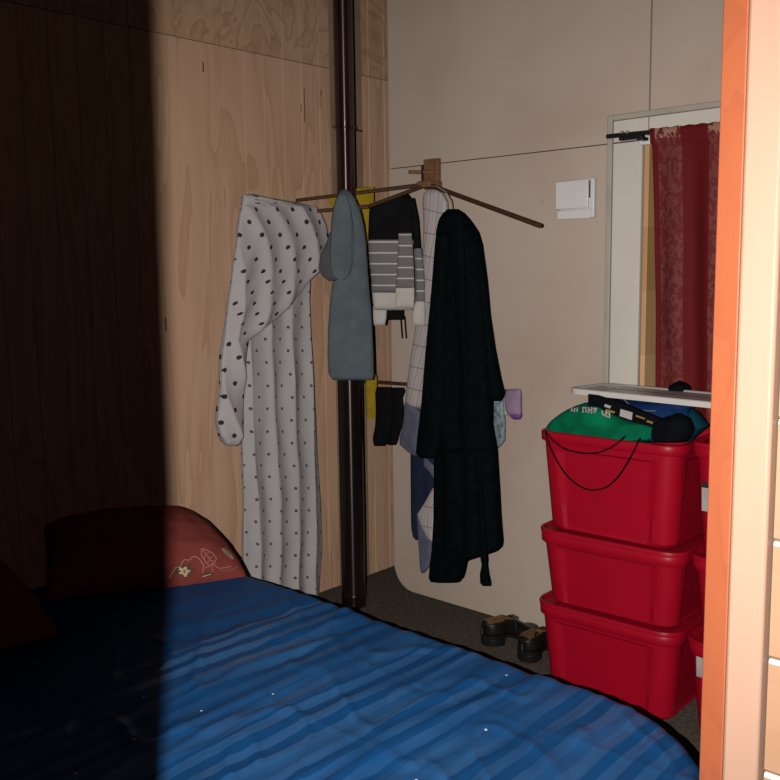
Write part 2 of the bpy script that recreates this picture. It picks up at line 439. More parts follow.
# window: pine lining, frame and pane
t_ = NT('finger_jointed_pine'); z_ = t_.sep(t_.coord('Object'))[2]
stp = t_.n('ShaderNodeTexWhiteNoise', noise_dimensions='1D'); t_.l(t_.math('FLOOR', t_.math('DIVIDE', z_, 0.235)), stp.inputs['W'])
gr = t_.noise(t_.coord('Object', (40, 40, 4)), 1.0, 3)
t_.color(t_.mix(t_.math('MULTIPLY', gr, 0.5), t_.ramp(stp.outputs['Value'], [(0.0, (0.80, 0.54, 0.30, 1)), (1.0, (0.58, 0.34, 0.14, 1))]), (0.36, 0.18, 0.07, 1))); t_.set(rough=0.5)
f = Mesh()
f.box((WX0-0.001, 0.0125, WZ0), (WX0+0.018, 0.16, WZ1)); f.box((WX1-0.018, 0.0125, WZ0), (WX1, 0.16, WZ1))
f.box((WX0+0.018, 0.0125, WZ1-0.018), (WX1-0.018, 0.16, WZ1)); f.box((WX0+0.018, 0.0125, WZ0), (WX1-0.018, 0.16, WZ0+0.02))
wo = structure(f.build('window_1', t_.m, bevel=0.002))
f = Mesh()
a, b = WX0+0.0185, WX1-0.0185
for q in (((a, 0.12, WZ0+0.021), (a+0.04, 0.15, WZ1-0.019)), ((b-0.04, 0.12, WZ0+0.021), (b, 0.15, WZ1-0.019)), ((a+0.04, 0.12, WZ1-0.06), (b-0.04, 0.15, WZ1-0.019)), ((a+0.04, 0.12, WZ0+0.021), (b-0.04, 0.15, WZ0+0.06))): f.box(*q)
f.build('window_frame', t_.m, wo, bevel=0.002)
f = Mesh(); f.box((a+0.04, 0.133, WZ0+0.06), (b-0.04, 0.137, WZ1-0.06)); f.build('window_pane', M['glass'], wo)

# near side: wall on the left of the doorway, lined wall and casing on its right
f = Mesh(); f.box((-0.05, -3.10, 0), (1.60, -2.98, CEIL)); structure(f.build('wall_front', M['ply'], smooth=None))
# added leaning blocker, out of view and no part of the doorway: it keeps the flash off the left end of the room
n_s = np.cross(on(164, 200, (1, 0, 0), 0.0)-LPOS, on(163, 770, (0, 0, 1), 0.45)-LPOS)
fh0 = np.array([-math.sin(YAW), math.cos(YAW), 0.0])
def blocker_edge(z, d=0.37):
    P = CAM+d*fh0; P[2] = z
    return P + (n_s@LPOS-n_s@P)/(n_s@r0)*r0
f = Mesh(); V = []
for z in (0.0, 2.70):
    e = blocker_edge(z)
    V += [e, e-0.085*r0, e-0.085*r0-0.03*fh0, e-0.03*fh0]
f.add(V, [(3, 2, 1, 0), (4, 5, 6, 7)]+[(i, (i+1) % 4, 4+(i+1) % 4, 4+i) for i in range(4)])
structure(f.build('flash_blocker', M['blockerblack']))
f = Mesh(); f.box((2.60, -1.94, 0), (2.64, 0.03, CEIL)); structure(f.build('wall_partition', M['ply'], smooth=None))
f = Mesh()
z = 0.0; y_w = -1.972
edges = np.arange(0.074, 2.7, 0.1545)
zs = [0.0]+list(edges)+[2.7]
for z0, z1 in zip(zs[:-1], zs[1:]):
    b_ = 0.004
    f.add([(x, y, z) for x in (2.678, 3.9) for (y, z) in ((y_w+0.03, z0), (y_w+b_, z0), (y_w, z0+b_), (y_w, z1-b_), (y_w+b_, z1-0.0008), (y_w+0.03, z1-0.0008))],
          [tuple(range(5, -1, -1)), tuple(range(6, 12))]+[(i, (i+1)%6, 6+(i+1)%6, 6+i) for i in range(6)])
    f.box((2.679, y_w-0.0012, z1-0.006), (3.9, y_w+0.004, z1-0.0005), 1)  # pale strip at each board joint: flash highlight put into the colour
structure(f.build('wall_passage', [M['board'], M['white_paint_and_highlight']], smooth=None))
f = Mesh(); f.prism([(2.630, -1.940), (2.630, -1.992), (2.6765, -1.992), (2.6765, -1.940)], 0.0, 2.7)
structure(f.build('trim_4', M['casing'], bevel=0.005))
f = Mesh(); f.prism([(2.5925, -1.9755), (2.6298, -1.990), (2.6298, -1.941), (2.5925, -1.941)], 0.0, 2.7)
structure(f.build('trim_5', M['orange'], bevel=0.002))

# ------------------------------------------------------------------ bed, duvet, pillows
BZ = 0.445
BX0, BX1, BY0, BY1 = 0.10, 2.425, -2.66, -1.145
bed = empty('double_bed', (1.25, -1.9, 0), 'low dark wooden double bed under the blue duvet', 'bed')
f = Mesh(); f.box((0.16, BY0+0.10, 0.10), (2.2, BY1-0.10, 0.22)); f.build('bed_base', M['bedbase'], bed, bevel=0.01)
for (x, y) in ((0.22, BY0+0.16), (0.22, BY1-0.16), (2.05, BY0+0.16), (2.05, BY1-0.16)):
    f = Mesh(); f.box((x-0.03, y-0.03, 0.0), (x+0.03, y+0.03, 0.10)); f.build('leg', M['bedbase'], bed, bevel=0.004)
f = Mesh(); f.box((0.17, BY0+0.12, 0.22), (2.15, BY1-0.12, 0.40)); f.build('mattress', M['mattress'], bed, bevel=0.05)

def sm(e0, e1, x):
    t = min(1, max(0, (x-e0)/(e1-e0))); return t*t*(3-2*t)

def duvet_height(x, y):
    h = 0.0
    amt = sm(0.55, 1.15, x)
    # soft swells
    h += 0.009*noise.noise(Vector((x*1.4, y*1.4, 0.3)))
    # folds that run mostly across the bed
    q = noise.noise(Vector((x*9.0+0.8*math.sin(y*2.1), y*1.5, 2.1)))
    h += amt*0.0075*(1-abs(q)*2.2)
    q2 = noise.noise(Vector((x*19.0+1.5*y, y*2.6, 7.7)))
    h += amt*0.0042*(1-abs(q2)*2)
    q3 = noise.noise(Vector((x*5+y*6, y*2-x*3, 11.0)))
    h += (0.3+0.7*amt)*0.006*max(0, 1-abs(q3)*6)
    # ironed-in creases along the bed
    for yc, a in ((-1.42, 0.0018), (-1.72, 0.0025), (-2.05, 0.002)):
        h += a*math.exp(-((y-yc-0.02*math.sin(3*x))/0.008)**2)
    return h

RD = 0.055
def drape(X, Y):
    # inner rounded rectangle
    rcx = 0.40 if X > 1.3 else 0.10
    x0, x1, y0, y1 = BX0+RD, BX1-RD, BY0+RD, BY1-RD
    cx = min(max(X, x0+0.10), x1-rcx) ; cy = min(max(Y, y0+rcx), y1-rcx)
    dx, dy = X-cx, Y-cy
    d = math.hypot(dx, dy)
    z = BZ
    if d <= rcx:
        px_, py_ = X, Y
        return px_, py_, z + duvet_height(X, Y)
    ux, uy = dx/d, dy/d
    bx, by = cx+ux*rcx, cy+uy*rcx
    e = d-rcx
    hh = duvet_height(bx, by)
    wv = 0.010*math.sin(26*(bx*uy-by*ux))*sm(0.0, 0.25, e)
    if e < RD*PI/2:
        a = e/RD
        return bx+ux*RD*math.sin(a), by+uy*RD*math.sin(a), z-RD*(1-math.cos(a))+hh*math.cos(a)
    return bx+ux*(RD+wv), by+uy*(RD+wv), z-RD-(e-RD*PI/2)
NX, NY = 300, 210
DX = 0.33
V = []; UV = []
for i in range(NX):
    X = (BX0+RD)+(-0.02)+(BX1+DX-BX0-RD)*i/(NX-1)
    for j in range(NY):
        Y = (BY0-DX)+(BY1-BY0+2*DX)*j/(NY-1)
        p = drape(X, Y)
        V.append((p[0], p[1], max(p[2], 0.06+0.012*math.sin(19*(X+Y))))); UV.append((X, Y))
F = [(i*NY+j, (i+1)*NY+j, (i+1)*NY+j+1, i*NY+j+1) for i in range(NX-1) for j in range(NY-1)]
dv = from_data('duvet', V, F, M['duvet'], smooth=80, uv=UV)
so = dv.modifiers.new('thick', 'SOLIDIFY'); so.thickness = 0.02; so.offset = -1
tag(dv, 'crumpled royal blue satin-striped duvet spread over the whole bed', 'duvet')

class Pillow:
    def __init__(s, loc, rz, tilt, L, W, H, seed, roll=0.0, rnd=0.0):
        s.Mx = Matrix.Translation(loc) @ Matrix.Rotation(rz, 4, 'Z') @ Matrix.Rotation(tilt, 4, 'Y') @ Matrix.Rotation(roll, 4, 'X')
        s.rnd = rnd
        s.L, s.W, s.H, s.seed = L, W, H, seed
    def at(s, u, v, side=1, lift=0.0):
        # u along the length (local y), v along the width (local x)
        k = max(0.0, (1-u*u)*(1-v*v))
        h = s.H*(k**0.40)
        pin = 1-0.07*(1-abs(u)**2)*abs(v)**3
        pin2 = 1-0.06*(1-abs(v)**2)*abs(u)**3
        y = u*s.L/2*pin2*(1-s.rnd*((1-v)/2)**2 if u > 0 else 1); x = v*s.W/2*pin
        n = 0.012*noise.noise(Vector((u*2.2, v*2.2, s.seed)))*k**0.3 + 0.006*noise.noise(Vector((u*6, v*5, s.seed+3)))*k**0.3
        z = (h*0.90+n+lift) if side > 0 else -(h*0.10)
        return s.Mx @ Vector((x, y, z))
    def build(s, name, extra=None):
        N, K = 64, 48
        V = []; F = []
        def ease(a): return math.sin(a*PI/2)
        for side in (1, -1):
            b = len(V)
            for i in range(N+1):
                for j in range(K+1):
                    V.append(s.at(ease(-1+2*i/N), ease(-1+2*j/K), side))
            for i in range(N):
                for j in range(K):
                    F.append((b+i*(K+1)+j, b+(i+1)*(K+1)+j, b+(i+1)*(K+1)+j+1, b+i*(K+1)+j+1))
        m = Mesh(); m.add(V, F, 0)
        if extra: extra(m, s)
        o = m.build(name, [M['pillow'], M['stitch'], M['petal'], M['heart'], M['olive']], smooth=70)
        bm = bmesh.new(); bm.from_mesh(o.data)
        bmesh.ops.remove_doubles(bm, verts=bm.verts, dist=1e-5); bmesh.ops.recalc_face_normals(bm, faces=bm.faces)
        bm.to_mesh(o.data); bm.free()
        return o

def embroider(m, s):
    """flowers and leaves stitched near the front hem"""
    us, vs = np.linspace(-0.985, 0.985, 150), np.linspace(-0.985, 0.985, 150)
    G = np.array([[s.at(u, v)[:] for v in vs] for u in us])
    PX = px_of(G.reshape(-1, 3)).reshape(150, 150, 2)
    # only the half that faces the room
    mask = np.zeros((150, 150)); mask[:, :60] = 1e6
    def uv_at(x, y):
        d = ((PX-np.array([x, y]))**2).sum(-1)+mask
        i, j = np.unravel_index(np.argmin(d), d.shape); return us[i], vs[j]
    def line(pts, rad, k):
        P = []
        for (x, y) in pts:
            q = np.array(s.at(*uv_at(x, y), 1, 0.001)[:])
            if not P or np.linalg.norm(q-P[-1]) > 1e-4: P.append(q)
        if len(P) > 1: m.tube(P, rad, 6, k)
    def fill(cx, cy, pts, k, lift=0.0012):
        c = np.array(s.at(*uv_at(cx, cy), 1, lift+0.001)[:]); R_ = [np.array(s.at(*uv_at(x, y), 1, lift)[:]) for x, y in pts]
        n = len(R_); m.add([c]+R_, [(0, 1+i, 1+(i+1)%n) for i in range(n)], k)
    C = (184, 571)
    fill(*C, [(C[0]+(9.5+1.8*math.cos(7*a))*math.cos(a), C[1]+(7.5+1.4*math.cos(7*a))*math.sin(a)) for a in np.linspace(0, 2*PI, 57)[:-1]], 2)
    fill(C[0], C[1]+1, [(C[0]+(5+1.4*math.cos(5*a))*math.cos(a), C[1]+1+(4.2+1.2*math.cos(5*a))*math.sin(a)) for a in np.linspace(0, 2*PI, 41)[:-1]], 3, 0.003)
    fill(C[0]+0.3, C[1]+1.5, [(C[0]+0.3+1.4*math.cos(a), C[1]+1.5+1.4*math.sin(a)) for a in np.linspace(0, 2*PI, 13)[:-1]], 4, 0.0045)
    line([(168+3*t+0, 578-20*math.sin(min(1, t/9)*PI/2)+1.5*math.sin(t*2)) for t in np.linspace(0, 9, 26)], 0.0016, 1)
    line([(194, 557), (198, 558), (201, 561), (203, 565), (204, 569), (203, 573)], 0.0016, 1)
    leaf = [(202, 549), (206, 550), (212, 553), (216, 558), (215, 564), (209, 565), (204, 561), (201, 555), (202, 549)]
    line(leaf, 0.0016, 1); line([(203, 551), (208, 557), (213, 565)], 0.0013, 1)
    for a, b in (((206, 554), (210, 553)), ((208, 558), (213, 557)), ((205, 556), (204, 559)), ((209, 560), (207, 564)), ((211, 561), (215, 561))): line([a, b], 0.0012, 1)
    line([(213, 565), (219, 568), (226, 568), (231, 566)], 0.0016, 1)
    line([(205, 568), (212, 566), (213, 572)], 0.0014, 1)
    fill(228, 554, [(221, 548), (226, 549), (231, 553), (234, 559), (232, 560), (227, 557), (223, 552)], 4)
    line([(222, 549), (228, 554), (233, 559)], 0.0012, 3)
    fill(207, 575, [(200, 576), (206, 573), (214, 573), (213, 576), (206, 577)], 2)
    line([(203, 577), (211, 575)], 0.0018, 3)
    line([(219, 570), (226, 571), (233, 569), (238, 567)], 0.0013, 4)

P1 = Pillow((0.296, -1.392, 0.512), -0.46, 0.34, 0.665, 0.42, 0.165, 1.0, roll=-0.05, rnd=0.42)
pl = P1.build('pillow', embroider)
tag(pl, 'brick red pillow with stitched flowers and leaves at its hem, half in the light', 'pillow')
P2 = Pillow((0.42, -2.23, 0.495), -0.10, 0.10, 0.68, 0.42, 0.30, 5.0, rnd=0.12)
pl2 = P2.build('pillow')
tag(pl2, 'plain dull red pillow in the dark at the left edge of the bed', 'pillow')

# ------------------------------------------------------------------ flue pipe
PXC, PYC = 0.2345, -0.290
RZ_ = on(343, 128, (fh0[0], fh0[1], 0), PXC*fh0[0]+PYC*fh0[1])[2]; BZ_ = on(345, 129, (1, 0, 0), 0.0)[2]
flue = empty('flue_pipe', (PXC, PYC, 0), 'tall dark enamelled stove flue pipe in the corner behind the blue-grey cloth', 'pipe')
f = Mesh(); f.lathe([(0.0395, 1.62), (0.0395, 1.64), (0.0395, RZ_-0.02), (0.0395, RZ_), (0.0415, RZ_+0.006), (0.0415, RZ_+0.03), (0.0415, CEIL-0.02), (0.0415, CEIL)], PXC, PYC); f.build('upper_pipe', M['flue'], flue)
f = Mesh(); f.lathe([(0.0545, 0.036), (0.0545, 0.06), (0.0545, 1.53), (0.0545, 1.55), (0.051, 1.58), (0.0455, 1.62), (0.0455, 1.635)], PXC, PYC); f.build('lower_pipe', M['flue_low'], flue)
f = Mesh(); f.lathe([(0.0555, 0.0), (0.0555, 0.046), (0.0575, 0.049), (0.0575, 0.056), (0.0555, 0.059)], PXC, PYC); f.build('base_collar', M['flue_low'], flue)
f = Mesh(); f.lathe([(0.041, RZ_-0.006), (0.045, RZ_-0.004), (0.045, RZ_+0.004), (0.041, RZ_+0.006)], PXC, PYC); f.build('joint_ring', M['flue'], flue)
f = Mesh()
f.tube([(0.011, -0.145, BZ_), (0.011, 0.045, BZ_)], 0.004, 8); f.tube([(0.012, -0.13, BZ_), (PXC-0.025, PYC+0.03, RZ_)], 0.004, 8); f.build('wall_bracket', M['rackwood'], flue)

# ------------------------------------------------------------------ airer on the wall (fan of wooden arms) and the rail below it
HUB = on(425.5, 184.5, (0, 1, 0), -0.082)
ar = empty('wall_airer', (0.485, 0.0, 1.85), 'fan of thin brown wooden drying arms on a block high on the cream wall', 'clothes airer')
f = Mesh(); f.box((0.440, -0.022, 1.845), (0.522, -0.0002, 1.972)); f.build('mounting_block', M['plate'], ar, bevel=0.003)
f = Mesh(); f.box((HUB[0]-0.032, -0.105, HUB[2]-0.014), (HUB[0]+0.045, -0.022, HUB[2]+0.014)); f.build('hub', M['plate'], ar, bevel=0.006)
f = Mesh(); f.tube([on(409, 172, (0, 1, 0), -0.12), on(434, 172.5, (0, 1, 0), -0.024)], 0.0085, 10); f.build('peg', M['plate'], ar)
f = Mesh(); q = on(422, 165, (0, 1, 0), -0.088); f.tube([q, (q[0], q[1], HUB[2])], 0.004, 8); f.build('pin', M['black'], ar)
def arm(a, b, r=0.008):
    f = Mesh(); f.tube([a, np.asarray(a)*0.5+np.asarray(b)*0.5, b], [r*1.15, r, r], 10); f.build('arm', M['rackwood'], ar)
A_R = on(540, 226, (0, 1, 0), -0.30)
A_L = on(296, 200.5, (1, 0, 0), 0.012)
arm(HUB+(0.01, 0, 0), A_R, 0.0085)
arm(HUB+(-0.02, 0.0, 0), A_L, 0.008)
PA = (fh0[0], fh0[1], 0.0); PAc = float(np.array([0.335, -0.385, 0])@fh0)
A_M = on(317, 211, PA, PAc)
arm(HUB+(-0.01, -0.01, -0.008), on(368, 206.5, PA, PAc), 0.008)
arm(on(368, 206.5, PA, PAc), A_M, 0.008)
rail = empty('drying_rail', (0.48, -0.05, 0.98), 'low thin wooden rail on the cream wall holding socks behind the robe', 'rail')
f = Mesh(); f.tube([(0.001, -0.055, 0.985), (0.948, -0.055, 1.003)], 0.0085, 10); f.build('rod', M['rackwood'], rail)
for x in (0.55, 0.75):
    f = Mesh(); f.box((x-0.012, -0.066, 0.965), (x+0.012, -0.0002, 0.986)); f.build('bracket', M['plate'], rail, bevel=0.002)

# ------------------------------------------------------------------ hanging cloth: tubes whose width follows row by row, with folds
def cloth(name, rows, plane, th, mat, parent=None, amp=0.006, freq=5.0, seed=0.0, seg=56, step=3.0, topin=0.03, v0=0.0, slant=0.0, botin=0.012, crease=0.45):
    """rows: (py, left px, right px) along the hanging cloth; plane (n, c) where its middle hangs"""
    n = np.array(plane[0], float); c = plane[1]
    nn = n/np.linalg.norm(n)
    rows = sorted(rows)
    ys_ = [r[0] for r in rows]; xl = [r[1] for r in rows]; xr = [r[2] for r in rows]
    cnt = max(3, int((ys_[-1]-ys_[0])/step)+1)
    Y = np.unique(np.concatenate([np.linspace(ys_[0], ys_[-1], cnt), ys_]))
    L_ = np.array([on(np.interp(y, ys_, xl), y, n, c) for y in Y]); R_ = np.array([on(np.interp(y, ys_, xr), y, n, c) for y in Y])
    if nn@(CAM-L_[0]) < 0: nn = -nn
    V = []; UV = []
    dist = np.concatenate([[0], np.cumsum(np.linalg.norm(np.diff((L_+R_)/2, axis=0), axis=1))])
    tot = dist[-1]
    for i in range(len(Y)):
        mid = (L_[i]+R_[i])/2; a = R_[i]-L_[i]; wd = np.linalg.norm(a)/2; a = a/(2*wd+1e-9)
        k = math.sqrt(min(1, (dist[i]+0.002)/topin))*min(1, 0.35+(tot-dist[i])/botin)
        tt = min(th, wd*0.95)*k
        g = sm(0, 0.25, dist[i])
        for j in range(seg):
            q = 2*PI*j/seg
            cs, sn = math.cos(q), math.sin(q)
            X_ = math.copysign(abs(cs)**0.75, cs); N_ = math.copysign(abs(sn)**0.7, sn)
            sx = X_*wd
            ph = freq*2*PI*(sx+slant*dist[i]) + seed*3.1 + 1.6*noise.noise(Vector((sx*3, dist[i]*1.4, seed)))
            wv_ = (1-crease)*math.sin(ph)+crease*(1-2.6*abs(math.sin(ph*0.5))**0.8)
            fold = amp*(0.35+0.65*g)*wv_*abs(sn)**0.4
            fold += amp*0.8*noise.noise(Vector((sx*14, dist[i]*5, seed+5+(3 if sn > 0 else 0))))*abs(sn)**0.4
            V.append(mid+a*sx+nn*(tt*N_+fold*k))
            UV.append((sx*1.1+(0 if sn >= 0 else 3.3)+mid@a*0, -dist[i]+v0))
    nr = len(Y)
    F = [(i*seg+j, i*seg+(j+1)%seg, (i+1)*seg+(j+1)%seg, (i+1)*seg+j) for i in range(nr-1) for j in range(seg)]
    F += [tuple(range(seg-1, -1, -1)), tuple(range((nr-1)*seg, nr*seg))]
    return from_data(name, V, F, mat, parent, smooth=70, uv=UV)

PLX = lambda c: ((1, 0, 0), c)
PLY = lambda c: ((0, 1, 0), c)
FH = np.array([-0.678, 0.735, 0.0])
PLD = lambda x, y: ((FH[0], FH[1], 0.0), float(np.array([x, y, 0])@FH))

# spotted sheet
sh = empty('spotted_sheet', (0.08, -0.5, 0.1), 'long pale cotton sheet with black spots hung against the plywood wall', 'sheet')
cloth('long_drop', [(262, 241, 311), (300, 240, 309), (350, 240, 311.5), (400, 242, 314), (450, 243, 317), (500, 244.5, 320.5), (545, 244, 322), (575, 244, 320), (600, 248, 318)],
      PLX(0.075), 0.030, M['spots_back'], sh, amp=0.011, freq=9.0, seed=1.0, seg=170, crease=0.8)
cloth('folded_top', [(194, 243.5, 253), (198, 243, 268), (203, 242.5, 300), (207, 242, 316), (212, 241, 320), (225, 239, 326), (240, 237, 329), (255, 235, 325), (272, 233, 318), (282, 232, 308), (292, 230.5, 301), (308, 228.5, 288), (320, 227, 275), (330, 226, 261), (340, 224.5, 249), (360, 222, 245), (390, 220, 243.5), (420, 218, 243), (436, 221, 241), (446, 227, 237)],
      PLX(0.115), 0.030, M['spots'], sh, amp=0.010, freq=7.0, seed=4.0, seg=160, slant=-0.5, topin=0.05, crease=0.85)

# yellow cloth on the left arm, behind the flue
ys_c = cloth('yellow_cloth', [(187, 360, 374), (193, 336, 374), (199, 327.5, 374), (205, 330, 373.5), (213, 345, 373), (235, 352, 370.5), (300, 358, 369), (360, 364, 371), (378, 366, 377), (400, 366.5, 376.5), (418, 367.5, 376)],
      PLD(0.155, -0.105), 0.008, M['yellow'], amp=0.003, freq=9, seed=9.0)
tag(ys_c, 'narrow mustard yellow cloth hanging between the flue pipe and the striped top', 'cloth')

# blue-grey cloth over the middle arm, in front of the flue
tsh = empty('blue_grey_shirt', (0.23, -0.30, 1.1), 'plain blue-grey shirt hung in front of the dark flue pipe', 'shirt')
PT = PLD(0.335, -0.395)
cloth('shirt_body', [(189.5, 342, 347), (193, 339, 351.5), (200, 335.5, 356), (210, 332.5, 360.5), (225, 331, 364), (245, 331, 366.5), (270, 334, 368), (290, 331.5, 369.5), (305, 329.5, 371), (330, 328, 372.5), (355, 327.5, 373.5), (374, 328.5, 374), (380, 333, 373)],
      PT, 0.033, M['bluegrey'], tsh, amp=0.006, crease=0.7, freq=8, seed=2.0, topin=0.05)
cloth('sleeve', [(232, 330, 340), (242, 326.5, 342), (255, 320.5, 342), (268, 318.5, 341), (276, 322, 339), (281, 329, 336)],
      PLD(0.352, -0.414), 0.018, M['purplegrey'], tsh, amp=0.005, freq=11, seed=6.0)
cloth('folded_front', [(193, 339.5, 346), (204, 334.5, 350), (225, 331, 353.5), (250, 329.5, 354.5), (268, 331.5, 352), (275, 333, 349), (280, 337, 344)],
      PLD(0.366, -0.428), 0.016, M['bluegrey'], tsh, amp=0.007, crease=0.9, freq=13, seed=3.0)

# black shorts behind the striped top
bs = empty('drawstring_shorts', (0.34, -0.17, 1.2), 'black shorts with dangling drawstrings peeping out under the striped top', 'shorts')
PB = PLD(0.33, -0.165)
cloth('shorts_body', [(215, 384, 408), (260, 384, 405), (300, 385, 404), (317, 386, 404), (320, 388, 403)], PB, 0.014, M['blackknit'], bs, amp=0.003, seed=3)
for x in (401.0, 405.0):
    f = Mesh(); f.tube([on(x-0.5, 316, *PB), on(x+0.2, 326, *PB), on(x+1.2, 338.5, *PB)], 0.0026, 8); f.build('drawstring', M['blackknit'], bs)

# striped knit top
st_ = empty('striped_top', (0.38, -0.23, 1.3), 'black, grey and white striped knitted top folded over an airer arm', 'top')
PS = PLD(0.385, -0.225)
TH = 0.030
cloth('yoke', [(194, 401, 408), (198, 390, 411), (203, 376, 413), (206, 370, 414), (212, 369, 414.5), (225, 368.5, 414), (240.5, 368, 413.5)], PS, TH, M['blackknit'], st_, amp=0.003, freq=8, seed=2, botin=0.001)
cloth('body', [(240, 368, 413.5), (260, 369, 413), (280, 371, 413), (293, 371.5, 414)], PS, TH, M['greystripe'], st_, amp=0.003, freq=8, seed=2.4, topin=0.001, botin=0.001, v0=0.012)
cloth('hem_band', [(292.5, 372, 414), (300, 372.5, 414), (310, 374, 413)], PS, TH, M['whiteknit'], st_, amp=0.003, freq=8, seed=2.4, topin=0.001)
PS2 = PLD(0.385+0.030, -0.225-0.033)
cloth('folded_panel', [(233, 398.5, 411.5), (250, 398, 413), (270, 397, 414), (288.5, 395.5, 414.5)], PS2, 0.012, M['greystripe'], st_, amp=0.002, seed=1, topin=0.01, botin=0.001, v0=0.01)
cloth('folded_hem', [(288, 395.5, 414.5), (298, 395.5, 414.5), (308, 395.5, 414)], PS2, 0.012, M['whiteknit'], st_, amp=0.002, seed=1.5, topin=0.001)
PS3 = PLD(0.43, -0.205)
sl = cloth('sleeve', [(198, 410, 414.5), (220, 412, 419), (249, 414, 421)], PS3, 0.016, M['blackknit'], st_, amp=0.002, seed=7, botin=0.001)
cloth('sleeve', [(248.5, 414.5, 421.5), (275, 415.5, 424.5), (302.5, 416, 425)], PS3, 0.016, M['greystripe'], st_, amp=0.002, seed=7.5, topin=0.001, botin=0.001)
cloth('cuff', [(302, 415, 425), (315, 412, 425.3), (326, 413, 425)], PS3, 0.014, M['whiteknit'], st_, amp=0.002, seed=7.8, topin=0.001)
cloth('cuff', [(306, 373, 387), (318, 373, 386.5), (325.5, 374, 385)], PLD(0.375, -0.215), 0.014, M['whiteknit'], st_, amp=0.002, seed=8)

# checked cloth with blue border, on a hook below the block
ck = empty('checked_cloth', (0.5, -0.10, 0.2), 'white checked cloth with a wide blue border hanging left of the black robe', 'cloth')
PC = PLY(-0.085)
cloth('checked_part', [(189, 428, 437), (194, 425, 443), (202, 423.5, 447), (230, 424.5, 447), (270, 423.5, 445), (300, 421.5, 443), (330, 416, 440), (360, 411, 436), (385, 407.5, 434), (400, 406, 433), (408, 406, 433)],
      PC, 0.022, M['check'], ck, amp=0.005, freq=8, seed=1, botin=0.004)
cloth('blue_border', [(401, 406, 409), (407, 405.5, 416), (416, 405, 425), (425, 403.5, 425.5), (438, 400.5, 425), (444, 400.5, 425), (451, 408, 425), (457, 417, 424)], PLY(-0.093), 0.022, M['slate'], ck, amp=0.004, freq=9, seed=2, topin=0.004)
cloth('hanging_corner', [(448, 411, 434), (470, 411, 436), (500, 411, 436), (525, 411.5, 434), (536, 414, 424), (540, 416, 420)], PLY(-0.070), 0.016, M['navy'], ck, amp=0.004, freq=10, seed=3)
cloth('turned_fold', [(458, 424, 426), (466, 424, 434), (472, 430, 436), (480, 435, 436.5)], PLY(-0.098), 0.007, M['slate'], ck, amp=0.001, seed=3)
cloth('lining_corner', [(488, 433, 435.5), (500, 426.5, 435.5), (514, 417.5, 434.5), (526, 421, 433), (541, 430, 432.5)], PLY(-0.098), 0.008, M['check'], ck, amp=0.001, seed=5)
cloth('tail', [(513, 417, 418.5), (526, 418, 425), (542, 418.5, 432), (555, 419.5, 431), (566, 420, 429), (573, 421.5, 424)], PLY(-0.088), 0.009, M['slate'], ck, amp=0.002, seed=5)

# black robe on a wire hanger
rb = empty('bathrobe', (0.65, -0.15, 0.1), 'long black bathrobe on a wire hanger against the cream wall', 'robe')
PR = PLY(-0.150)
f = Mesh(); f.tube([on(429, 186, *PLY(-0.09)), on(437, 186.5, *PR), on(446, 192, *PR), on(451.5, 201, *PR), on(453, 212, *PR)], 0.0026, 8); f.build('wire_hanger', M['steel'], rb)
cloth('robe_body', [(209, 448, 457.5), (213, 444, 463), (220, 441.5, 468), (232, 440, 475), (245, 439, 479), (280, 437, 483.5), (320, 435, 487), (360, 432, 489.5), (400, 431, 490), (425, 433, 489.5), (445, 436, 493), (453, 437, 494), (480, 437, 495.5), (520, 436, 498.5), (543, 435, 500.5), (548, 435, 499.5), (552, 434.2, 495), (556, 434, 483), (560, 433.8, 470), (563, 433.5, 464), (575, 432.5, 461.5), (582, 437, 459)],
      PR, 0.062, M['teal_black'], rb, amp=0.008, freq=8, seed=3, seg=90, topin=0.10)
cloth('sleeve', [(232, 438, 450), (260, 436, 450), (300, 432.5, 447), (350, 427.5, 446), (400, 423.5, 445), (435, 419, 441), (452, 417.5, 439), (458, 421, 437)], PLY(-0.205), 0.036, M['teal_black'], rb, amp=0.005, freq=7, seed=6)
cloth('sleeve', [(236, 470, 477.5), (270, 477, 483.5), (310, 481, 488.5), (350, 484, 494), (380, 486.5, 499.5), (394, 489, 503), (401, 490, 501)], PLY(-0.150), 0.045, M['teal_black'], rb, amp=0.004, freq=7, seed=8)
cloth('collar', [(213, 446, 461), (225, 446, 463), (250, 449, 464), (300, 456, 466), (360, 463, 467), (400, 465, 467)], PLY(-0.212), 0.014, M['teal_black'], rb, amp=0.002, seed=2)
cloth('belt', [(446.5, 435.5, 493), (449, 435, 493.5), (452.5, 435.5, 493.5)], PR, 0.086, M['teal_black'], rb, amp=0.002, seed=2, topin=0.004, botin=0.004)
cloth('belt_end', [(450, 476, 481), (500, 477, 483), (545, 478.5, 486), (560, 481, 487), (565, 482, 486.5), (574, 480, 488), (583, 480.3, 490), (586, 483, 490)], PLY(-0.215), 0.009, M['teal_black'], rb, amp=0.002, seed=2)

